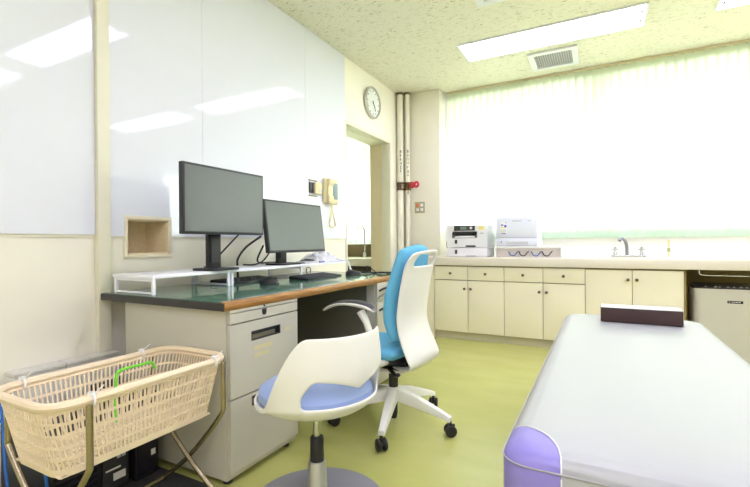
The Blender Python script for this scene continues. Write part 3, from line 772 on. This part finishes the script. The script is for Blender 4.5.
tag(MB().tube([(-1.838, 2.60, .8635), (-1.842, 2.665, .8635)], .0055, 10).build('marker_pen', mat('pen_blue', S(60, 64, 170), .4), smooth=True), 'small blue pen on the riser edge right of the flat grey device', 'pen')
# crumpled clear film
random.seed(5)
nn = 22
def film(i, j):
    u, v = i/(nn-1), j/9; y = 2.63+.36*u; x = -2.06+.20*v
    env = math.sin(PI*min(1, max(0, v)))**.6*math.sin(PI*min(1, .05+.95*u))**.7
    z = .860+env*(.085*(1-.55*u)+.03*random.uniform(-1, 1))
    return (x+.012*random.uniform(-1, 1), y+.01*random.uniform(-1, 1), max(.8595, z))
o = MB().grid(film, nn, 10).build('plastic_pouch', CLEARW); solidify(o, .002, 1)
tag(o, 'crumpled translucent white plastic pouch on the far end of the riser', 'pouch')
tag(MB().tube(curve([(-1.832, 2.90, .866), (-1.815, 2.93, .868), (-1.80, 2.945, .84), (-1.79, 2.955, .80), (-1.775, 2.96, .772)], 6), .009, 8).build('white_cord', WHITEP, smooth=True), 'white cord hanging off the far end of the riser', 'cord')
# cables
def cable(pts, r, m_, label, name='cable'):
    return tag(MB().tube(curve(pts, 7), r, 8).build(name, m_, smooth=True), label, 'cable')
cable([(-1.86, 1.86, 1.08), (-1.95, 1.845, 1.0), (-2.04, 1.83, .92), (-2.10, 1.82, .868), (-2.135, 1.82, .862)], .005, BLACK, 'black cable slanting down behind the left monitor stand')
cable([(-1.92, 2.08, 1.05), (-2.02, 2.05, .98), (-2.10, 2.06, .91), (-2.15, 2.10, .86), (-2.165, 2.12, .775)], .007, BLACK, 'thick black cable dropping behind the left edge of the right monitor')
cable([(-1.93, 2.11, .99), (-2.0, 2.13, .90), (-2.04, 2.20, .872), (-2.06, 2.30, .87), (-2.08, 2.40, .868)], .006, BLACK, 'black cable lying on the riser behind the right monitor foot')
cable([(-1.90, 2.14, .95), (-1.96, 2.14, .89), (-2.0, 2.10, .866), (-2.06, 2.06, .866)], .005, BLACK, 'short black cable curling beside the right monitor foot')
cable([(-1.80, 2.41, .775), (-1.85, 2.46, .80), (-1.92, 2.56, .825), (-1.98, 2.68, .81), (-2.04, 2.76, .772)], .003, BLACK, 'thin black cord arching under the far riser behind the keyboard')
cable([(-1.68, 2.90, .772), (-1.60, 2.86, .776), (-1.55, 2.93, .772), (-1.48, 2.89, .777), (-1.42, 2.95, .774), (-1.47, 2.98, .772)], .007, BLACK, 'black cable coiled on the far right corner of the desk')
cable([(-1.64, 2.92, .774), (-1.62, 2.93, .80), (-1.63, 2.95, .82), (-1.60, 2.96, .80), (-1.57, 2.97, .776)], .004, BLACK, 'black cable end sticking up on the far right corner of the desk')

# ================================================================= OFFICE CHAIR
CXY = Vector((-1.029, 2.154, 0)); AA = math.radians(-5)
CM = Matrix.Translation(CXY) @ Matrix.Rotation(AA, 4, 'Z')
t = thing('office_chair', CXY, 'sky blue office chair with white shell back and five castors at the desk', 'office chair')
shell_p = [(.245, .962), (.230, .940), (.212, .912), (.197, .880), (.188, .850), (.176, .79), (.163, .72), (.150, .64), (.150, .58), (.163, .52), (.190, .46), (.213, .41), (.212, .375), (.185, .348), (.12, .335), (.03, .333)]
shell_w = [.125, .150, .160, .165, .167, .170, .170, .170, .170, .172, .178, .18, .175, .155, .11, .07]
NU = 13
def shell(i, j):
    u = -1+2*i/(NU-1); x, z = shell_p[j]; w_ = shell_w[j]
    return (x-.030*u*u*(1 if j < 12 else .3), u*w_, z-(.012*u*u if j == 0 else 0))
o = MB().grid(shell, NU, len(shell_p), skip=lambda i, j: (j in (1, 2) and 2 <= i <= 9)).build('back_shell', WHITEC, t, smooth=True, mx=CM)
solidify(o, .014, 0); subsurf(o, 2)
# blue back cushion
def pad(name, m_, fn_center, nu, nv, th, parent, mx):
    """closed pillow: fn_center(u,v)->(point, normal) u,v in [-1,1]"""
    mb = MB()
    def edge(u, v): return max(0, 1-max(abs(u), abs(v))**6)**.5
    def top(i, j):
        u, v = -1+2*i/(nu-1), -1+2*j/(nv-1); p, n = fn_center(u, v); return p+n*(th*.5*(.25+.75*edge(u, v)) if edge(u, v) > 0 else 0)
    def bot(i, j):
        u, v = -1+2*i/(nu-1), -1+2*j/(nv-1); p, n = fn_center(u, v); return p-n*(th*.5*(.25+.75*edge(u, v)) if edge(u, v) > 0 else 0)
    mb.grid(top, nu, nv); mb.grid(bot, nu, nv)
    o = mb.build(name, m_, parent, smooth=True, mx=mx)
    bm = bmesh.new(); bm.from_mesh(o.data); bmesh.ops.remove_doubles(bm, verts=bm.verts, dist=1e-5); bmesh.ops.recalc_face_normals(bm, faces=bm.faces); bm.to_mesh(o.data); bm.free()
    for p in o.data.polygons: p.use_smooth = True
    subsurf(o, 1); return o
def sq(u, v, k=.30):
    """square to rounded square"""
    return u*math.sqrt(1-k*v*v), v*math.sqrt(1-k*u*u)
zz_ = [.45, .52, .58, .66, .74, .82, .90, .96, 1.0]; xx_ = [.125, .105, .092, .092, .105, .125, .145, .157, .163]
def lin(z):
    for a in range(len(zz_)-1):
        if z <= zz_[a+1]: 
            k = (z-zz_[a])/(zz_[a+1]-zz_[a]); return xx_[a]+(xx_[a+1]-xx_[a])*k
    return xx_[-1]
def backc(u, v):
    a, b = sq(u, v, .22); z = .728+.272*b; hw = .205-.03*max(0, (z-.75)/.25) - .02*max(0, (.6-z)/.15)
    x = lin(min(1, max(.45, z)))-.035*(a*a)
    return Vector((x, a*hw, z)), Vector((1, 0, .12)).normalized()
pad('back_cushion', BLUE, backc, 15, 21, .058, t, CM)
def seatc(u, v):
    a, b = sq(u, v, .2); return Vector((-.075+.225*a, .225*b, .424-.012*a*a*(1 if a < 0 else -.4))), Vector((0, 0, 1))
pad('seat_cushion', BLUE, seatc, 15, 15, .075, t, CM)
MB().prism(rrect(-.24, .11, -.17, .17, .06), 'z', .372, .402).build('seat_pan', BLACK, t, mx=CM, smooth=True)
MB().box(-.10, .12, -.075, .075, .318, .372).build('tilt_mechanism', BLACK, t, bevel=.012, mx=CM)
MB().prism(rrect(-.06, .10, -.09, .09, .04), 'z', .302, .320).build('shell_bracket', WHITEC, t, mx=CM, smooth=True)
MB().tube([(.02, -.08, .325), (.10, -.15, .318), (.13, -.17, .33)], .010, 8).build('tilt_lever', BLACK, t, mx=CM, smooth=True)
MB().lathe([(.026, .20), (.026, .30)], (0, 0, 0), 20).build('gas_lift', BLACK, t, mx=CM, smooth=True)
MB().lathe([(.016, .03), (.022, .06), (.022, .14)], (0, 0, 0), 16).build('lift_base', BLACK, t, mx=CM, smooth=True)
base = MB().lathe([(.030, .135), (.045, .145), (.045, .195), (.030, .205)], (0, 0, 0), 24).build('hub', WHITEC, t, mx=CM, smooth=True)
for k in range(5):
    a = math.radians(-75+72*k)-AA; R_ = Matrix.Rotation(a, 4, 'Z')
    lm = CM @ R_
    def leg_s(x, hw, z0, z1): return [(x, -hw, z0), (x, hw, z0), (x, hw*.75, z1), (x, -hw*.75, z1)]
    S_ = [leg_s(.03, .030, .135, .198), leg_s(.15, .026, .115, .170), leg_s(.28, .021, .088, .122), leg_s(.335, .019, .072, .098)]
    vv = [p for s_ in S_ for p in s_]; ff = [(3, 2, 1, 0), (12, 13, 14, 15)]
    for i in range(3):
        for j in range(4): ff.append((i*4+j, i*4+(j+1)%4, (i+1)*4+(j+1)%4, (i+1)*4+j))
    lg = MB().add(vv, ff).build('base_leg', WHITEC, t, bevel=.005, mx=lm)
    wm = CM @ R_ @ Matrix.Translation((.332, 0, 0)) @ Matrix.Rotation(math.radians(35), 4, 'Z')
    cs = MB()
    for s_ in (-1, 1):
        cs.lathe([(.020, 0), (.028, .003), (.030, .008), (.030, .016), (.026, .019)] if s_ > 0 else [(.020, 0), (.028, -.003), (.030, -.008), (.030, -.016), (.026, -.019)], (0, .006*s_, .0305), 20, 'y')
    cs.tube([(0, 0, .03), (0, 0, .075)], .008, 8).box(-.012, .022, -.006, .006, .028, .062)
    cs.build('caster', BLACK, lg, mx=wm, smooth=True)
for s_ in (-1, 1):
    yy = .27*s_
    def pr_(n, y): return y
    MB().tube([(.055, yy*.55, .385), (.055, yy*.80, .388), (.048, yy*.97, .42), (.035, yy, .52), (.005, yy, .60), (-.03, yy, .655)], [.016, .018, .019, .018, .017, .022], 10).build('arm_post', WHITEC, t, mx=CM, smooth=True)
    prof = [(-.265, .655), (-.22, .680), (-.16, .697), (-.10, .703), (-.03, .70), (.03, .690), (.05, .675)]
    def armf(i, j, lift=0):
        x, z = prof[i]; h = [.018, .034, .040, .042, .042, .038, .025][i]; a = 2*PI*j/12
        th = [.006, .009, .011, .014, .018, .016, .008][i]
        return (x, yy+h*math.cos(a), z-.010+th*math.sin(a))
    g = MB().grid(armf, 7, 13)
    ap = g.build('arm_pad', WHITEC, t, mx=CM, smooth=True); subsurf(ap, 1)
    def armt(i, j):
        x, z = prof[i]; h = [.014, .030, .036, .038, .038, .034, .020][i]; th = [.006, .009, .011, .014, .018, .016, .008][i]; a = PI*j/8
        return (x, yy+h*math.cos(a), z-.009+(th+.001)*math.sin(a)+.0015)
    ai = MB().grid(armt, 7, 9).build('pad_inlay', DKGREY, ap, mx=CM, smooth=True); subsurf(ai, 1)
MB().lathe([(.004, 0), (.004, .002)], (.222, .12, .40), 10, 'x').build('logo_dot', PALEG, t, mx=CM)

# ================================================================= STOOL
SXY = Vector((-.964, 1.338, 0)); SF = math.atan2(-.295, .955)     # direction of the back of the shell
SM = Matrix.Translation(SXY) @ Matrix.Rotation(SF, 4, 'Z')
t = thing('swivel_stool', SXY, 'white shell swivel stool with periwinkle seat on a round grey base', 'stool')
NT = 72
def sh(th):
    a = abs(th)*180/PI
    k = min(1, max(0, (93-a)/(93-45))); k = k*k*(3-2*k)
    return .428+(.688-.428)*k
def stool(i, j):
    th = -PI+2*PI*i/NT; h = sh(th); a = abs(th)*180/PI
    fixed = [(.03, .372), (.10, .375), (.165, .388), (.208, .410)]
    if j < 4: r_, z = fixed[j]
    else:
        lo = .452-.024*min(1, max(0, (a-60)/40))                    # lip below the slot
        up = .545-.045*abs(1-a/40)**2 if a < 40 else .545-.080*min(1, (a-40)/15)
        zs_ = [lo-.014, lo, max(lo+.012, up), .57, .60, .63, .66, h]
        z = zs_[j-4] if j < 11 else h
        z = min(z, h-(11-j)*.0022)
        r_ = .230+.018*min(1, max(0, (z-.43)/.10))-.010*max(0, (z-.58)/.09)
    return (r_*math.cos(th), r_*math.sin(th), z)
def sk(i, j):
    th = abs(-180+360*(i+.5)/NT)
    return j == 5 and th < 48
o = MB().grid(stool, NT, 12, skip=sk, wrap=True).build('seat_shell', WHITEC, t, smooth=True, mx=SM)
solidify(o, .010, -1); subsurf(o, 2)
MB().lathe([(.02, .398), (.16, .402), (.203, .416), (.216, .434), (.212, .460), (.18, .480), (.09, .491), (.01, .492)], (0, 0, 0), 48).build('seat_cushion', PERI, t, mx=SM, smooth=True)
MB().lathe([(.07, .352), (.075, .372)], (0, 0, 0), 24).build('seat_plate', BLACK, t, mx=SM, smooth=True)
MB().lathe([(.0145, .24), (.0145, .353)], (0, 0, 0), 20).build('rod', CHROME, t, mx=SM, smooth=True)
MB().lathe([(.024, .17), (.026, .175), (.026, .262), (.022, .268)], (0, 0, 0), 24).build('sleeve', BLACK, t, mx=SM, smooth=True)
MB().lathe([(.046, .012), (.040, .03), (.033, .17), (.030, .176)], (0, 0, 0), 28).build('column', SILV, t, mx=SM, smooth=True)
MB().lathe([(.262, 0), (.265, .004), (.262, .010), (.20, .015), (.05, .018)], (0, 0, 0), 64).build('base_disc', BASEG, t, mx=SM, smooth=True)

# ================================================================= EXAM BED
BX0, BX1, BY0, BY1 = -.195, .475, .915, 2.87
t = thing('exam_bed', ((BX0+BX1)/2, (BY0+BY1)/2, 0), 'white vinyl examination bed with lavender corner in the foreground', 'exam bed')
def rbox(x0, x1, y0, y1, z0, z1, r, seg):
    return box(x0, x1, y0, y1, z0, z1), r, seg
def crown(o, z):
    pass
def temp(mb, bevel=0, seg=3):
    o = mb.build('temp', BEDW, None, bevel=bevel, seg=seg); return o
def bool_mesh(a, b, op):
    md = a.modifiers.new('b', 'BOOLEAN'); md.object = b; md.operation = op; md.solver = 'EXACT'
    dg = bpy.context.evaluated_depsgraph_get(); dg.update()
    me = bpy.data.meshes.new_from_object(a.evaluated_get(dg)); a.modifiers.remove(md); return me
rr = rrect(BX0, BX1, BY0, BY1, .06, 6)
def loop(ins, z):
    cx, cy = (BX0+BX1)/2, (BY0+BY1)/2
    hx, hy = (BX1-BX0)/2, (BY1-BY0)/2
    return [(cx+(p[0]-cx)*(hx-ins)/hx, cy+(p[1]-cy)*(hy-ins)/hy, z) for p in rr]
levels = [(.004, .16), (.0, .18), (.0, .50), (.0, .535), (.006, .552), (.020, .563), (.045, .570), (.10, .574), (.20, .576)]
mb = MB(); n = len(rr); vsb = []; fsb = []
for ins, z in levels: vsb += loop(ins, z)
for i in range(len(levels)-1):
    for k in range(n): fsb.append((i*n+k, i*n+(k+1)%n, (i+1)*n+(k+1)%n, (i+1)*n+k))
fsb += [tuple(range(n-1, -1, -1)), tuple((len(levels)-1)*n+k for k in range(n))]
full = MB().add(vsb, fsb).build('temp', BEDW, smooth=True)
ea, eb = .122, .145
ell = [(BX0-.01+ (ea+.01)*math.cos(PI/2*k/16), BY0-.01+(eb+.01)*math.sin(PI/2*k/16)) for k in range(17)]
cutp = [(BX0-.05, BY0-.05), (BX0-.01+ea+.01, BY0-.05)]+ell+[(BX0-.05, BY0-.01+eb+.01)]
cutter = MB().prism(cutp, 'z', 0, .8).build('temp', PURP)
def from_me(me, name, m_, parent):
    me.materials.clear(); me.materials.append(m_); o = bpy.data.objects.new(name, me); COL.objects.link(o); attach(o, parent)
    for p in me.polygons: p.use_smooth = True
    me.set_sharp_from_angle(angle=math.radians(35)); return o
me1 = bool_mesh(full, cutter, 'DIFFERENCE'); me2 = bool_mesh(full, cutter, 'INTERSECT')
bpy.data.objects.remove(full); bpy.data.objects.remove(cutter)
from_me(me1, 'mattress', BEDW, t); pc = from_me(me2, 'corner_cover', PURP, t); pc['label'] = 'lavender vinyl corner cover'
# piping: along the top seam, and around the lavender corner
lp = loop(-.001, .541)
def topz(x, y):
    ins = max(0, min(x-BX0, y-BY0)); 
    for i in range(3, len(levels)-1):
        a, b = levels[i], levels[i+1]
        if ins <= b[0]: return a[1]+(b[1]-a[1])*((ins-a[0])/(b[0]-a[0]) if b[0] > a[0] else 1)
    return levels[-1][1]
MB().tube(lp, .0016, 6, True).build('seam_piping', BEDW, t, smooth=True)
cp = [(ell[0][0], BY0, .20), (ell[0][0], BY0-.001, .35), (ell[0][0], BY0-.001, .52)]+[(p[0], max(p[1], BY0), topz(p[0], p[1])+.001) for p in ell if p[0] > BX0+.002 and p[1] > BY0+.002]+[(BX0-.001, ell[-1][1], .52), (BX0-.001, ell[-1][1], .20)]
MB().tube(cp, .0018, 6).build('corner_piping', mat('piping_pale', S(226, 226, 226), .4), t, smooth=True)
for xx in (BX0+.07, BX1-.07):
    for yy in (BY0+.15, BY1-.15):
        box(xx-.022, xx+.022, yy-.022, yy+.022, 0, .162).build('leg', SILV, t, bevel=.003)
# dark brown pillow block
t = thing('pillow_block', (.172, 2.635, .576), 'dark brown vinyl block pillow with white top at the far end of the bed', 'pillow')
box(-.008, .352, 2.555, 2.68, .5775, .652).build('block', BROWN, t, bevel=.006)
box(-.004, .348, 2.559, 2.676, .6525, .6555).build('paper_cover', PAPER, t)

# ================================================================= BASKET ON STAND
BZ = .555
t = thing('laundry_basket', (-1.505, .925, .335), 'beige plastic lattice basket tied on a metal stand', 'basket')
TX0, TX1, TY0, TY1 = -1.675, -1.325, .612, 1.240   # rim centre line
def ring(ins, r, per=None):
    return rrect(TX0+ins, TX1-ins, TY0+ins, TY1-ins, r, 8)
def resample(poly, N):
    P = [Vector((p[0], p[1], 0)) for p in poly]; P.append(P[0]); L_ = [0]
    for i in range(1, len(P)): L_.append(L_[-1]+(P[i]-P[i-1]).length)
    out = []; j = 0
    for k in range(N):
        s = L_[-1]*k/N
        while L_[j+1] < s: j += 1
        f_ = (s-L_[j])/max(1e-9, L_[j+1]-L_[j]); out.append(P[j].lerp(P[j+1], f_))
    return out
NB = 232; HB = .225
ringT = resample(ring(.0, .07), NB); ringB = resample(ring(.045, .05), NB)
zr = [1.0, .965, .75, .715, .58, .545, .42, .385, .26, .225, .10, 0.0]   # bands / holes alternating
NV = len(zr)
def bw(i, j):
    k = i//2*2; f_ = zr[j]
    # bars narrower than holes
    a, b = ringT[i % NB], ringB[i % NB]
    if i % 2: 
        a = ringT[i % NB].lerp(ringT[(i-1) % NB], .3); b = ringB[i % NB].lerp(ringB[(i-1) % NB], .3)
    p = b.lerp(a, f_); return (p.x, p.y, BZ-HB+HB*f_)
holes = {1, 3, 5, 7, 9}
o = MB().grid(bw, NB, NV, skip=lambda i, j: j in holes and i % 2 == 1, wrap=True).build('body', BASK, t)
solidify(o, .004, 0)
# rim: rolled edge
MB().tube([(p.x, p.y, BZ-.004) for p in resample(ring(-.003, .074), 96)], .0125, 8, True).build('rim', BASK, t, smooth=True)
MB().tube([(p.x, p.y, BZ-.020) for p in resample(ring(.001, .07), 96)], .006, 6, True).build('rim_lip', BASK, t, smooth=True)
bt = MB(); x0, x1, y0, y1 = TX0+.05, TX1-.05, TY0+.05, TY1-.05
NXB, NYB = 14, 28
for i in range(NXB+1):
    x = x0+(x1-x0)*i/NXB; bt.box(x-.0035, x+.0035, y0, y1, BZ-HB, BZ-HB+.004)
for i in range(NYB+1):
    y = y0+(y1-y0)*i/NYB; bt.box(x0, x1, y-.0035, y+.0035, BZ-HB+.0005, BZ-HB+.0035)
bt.box(TX0+.047, TX1-.047, TY0+.052, TY0+.075, BZ-HB, BZ-HB+.004)
bt.build('base_lattice', BASK, t)
def tie(x, y, dx, dy):
    mb = MB().tube([(x+dx*.017*math.cos(2*PI*k/12), y+dy*.017*math.cos(2*PI*k/12), BZ-.006+.019*math.sin(2*PI*k/12)) for k in range(12)], .004, 6, True)
    mb.tube([(x+dx*.01, y+dy*.01, BZ+.012), (x+dx*.015+.012, y+dy*.01+.02, BZ+.035)], .002, 6)
    mb.box(x-.008, x+.008, y-.008, y+.008, BZ+.006, BZ+.016)
    mb.build('cable_tie', WHITEP, t, smooth=True)
tie(TX1+.004, .72, 1, 0); tie(TX1+.004, 1.165, 1, 0); tie(TX0-.004, .70, 1, 0); tie(TX0-.004, 1.11, 1, 0)

t = thing('basket_stand', (-1.505, .925, 0), 'crossed nickel tube stand carrying the beige basket', 'stand')
def frame(xt, xb, ya, yb, name, off):
    s = 1 if xt > -1.5 else -1
    for yy in (ya, yb):
        MB().tube(curve([(xt, yy, BZ-.012), (xt, yy, .46), (xt, yy, .375), (xt-s*.01, yy, .345), (xt+(xb-xt)*.25, yy, .25), (xt+(xb-xt)*.6, yy, .125), (xb, yy, .012)], 5), .0095, 10).build('leg', TUBE, t, smooth=True)
    MB().tube([(xb, ya, .0105), (xb, yb, .0105)], .0095, 10).build('foot_bar', TUBE, t, smooth=True)
frame(TX1+.028, -1.65, .70, 1.19, 'a', 0)
frame(TX0-.028, -1.275, .67, 1.17, 'b', 0)

cable_in = MB().tube(curve([(-1.60, .955, .342), (-1.60, .955, .42), (-1.60, .96, .515), (-1.60, .985, .53), (-1.60, 1.05, .53), (-1.60, 1.10, .528), (-1.60, 1.115, .50)], 6), .0055, 8).build('bag_handle', LIME, smooth=True)
tag(cable_in, 'lime green bent plastic handle inside the beige basket', 'handle')

# computers and cables under the basket
t = thing('computer_tower', (-1.93, .95, 0), 'black computer box with port panel on the floor under the basket', 'computer')
box(-2.10, -1.75, .80, 1.10, .006, .30).build('case', BLACK, t, bevel=.006)
box(-1.7495, -1.744, .99, 1.09, .02, .28).build('port_panel', DKGREY, t, bevel=.002)
for k in range(9):
    box(-1.7495, -1.745, .82, .97, .04+k*.026, .052+k*.026).build('vent_slot', DGLASS, t)
pp = [(1.00, 1.03, .15, .18), (1.045, 1.06, .16, .175), (1.065, 1.08, .16, .175), (1.045, 1.06, .135, .15), (1.065, 1.08, .135, .15), (1.0, 1.03, .20, .215)]
for a, b, c, d2 in pp: box(-1.744, -1.7415, a, b, c, d2).build('port', PALEG if d2 < .2 else DGLASS, t)
for a, b, c, d2 in ((1.0, 1.06, .095, .102), (1.03, 1.08, .05, .08)): box(-1.744, -1.7425, a, b, c, d2).build('label_sticker', PAPER, t)
t = thing('computer_tower', (-1.86, 1.175, 0), 'slim black computer tower with small pale sticker beside the desk pedestal', 'computer')
box(-2.08, -1.735, 1.118, 1.222, .006, .36).build('case', BLACK, t, bevel=.005)
box(-1.7345, -1.731, 1.124, 1.216, .02, .345).build('front_bezel', DGLASS, t, bevel=.002)
box(-1.731, -1.7295, 1.185, 1.205, .09, .115).build('sticker', PAPER, t)
for i, (m_, lab, pts) in enumerate((
    (BLUEC, 'blue network cable hanging along the wall left of the computers', [(-2.10, .80, .44), (-2.05, .79, .30), (-1.95, .76, .15), (-1.85, .74, .03), (-1.74, .70, .008)]),
    (BLUEC, 'blue network cable looping on the floor at the left edge', [(-2.12, .70, .40), (-2.02, .70, .22), (-1.90, .68, .12), (-1.80, .72, .05), (-1.72, .78, .008)]),
    (BLUEC, 'upright blue network cable beside the port panel computer', [(-1.72, .79, .01), (-1.715, .785, .12), (-1.73, .78, .22), (-1.85, .775, .31), (-2.08, .78, .33)]),
    (BLACK, 'black power cable looping on the floor at the left edge', [(-2.10, .74, .30), (-1.98, .72, .18), (-1.86, .66, .14), (-1.80, .68, .06), (-1.73, .74, .01)]),
    (BLACK, 'black power cable lying on the floor in front of the port panel computer', [(-1.90, .76, .09), (-1.75, .75, .06), (-1.70, .80, .012), (-1.71, .90, .009), (-1.715, 1.0, .009)]),
    (BLACK, 'black cable hanging from the trunking at the far left', [(-2.13, .62, .42), (-2.05, .62, .25), (-1.92, .63, .12), (-1.80, .62, .02)]))):
    cable(pts, .0055, m_, lab)

tag(MB().prism(rrect(-2.12, -1.42, .55, 1.25, .02), 'z', .0, .0009).build('floor_shade_sheet', mat('shade_charcoal', S(58, 58, 56), .8)), 'thin charcoal sheet standing in for shade on the floor under the computers and basket stand', 'shade sheet')  # dark sheet paints the floor shade below basket and computers
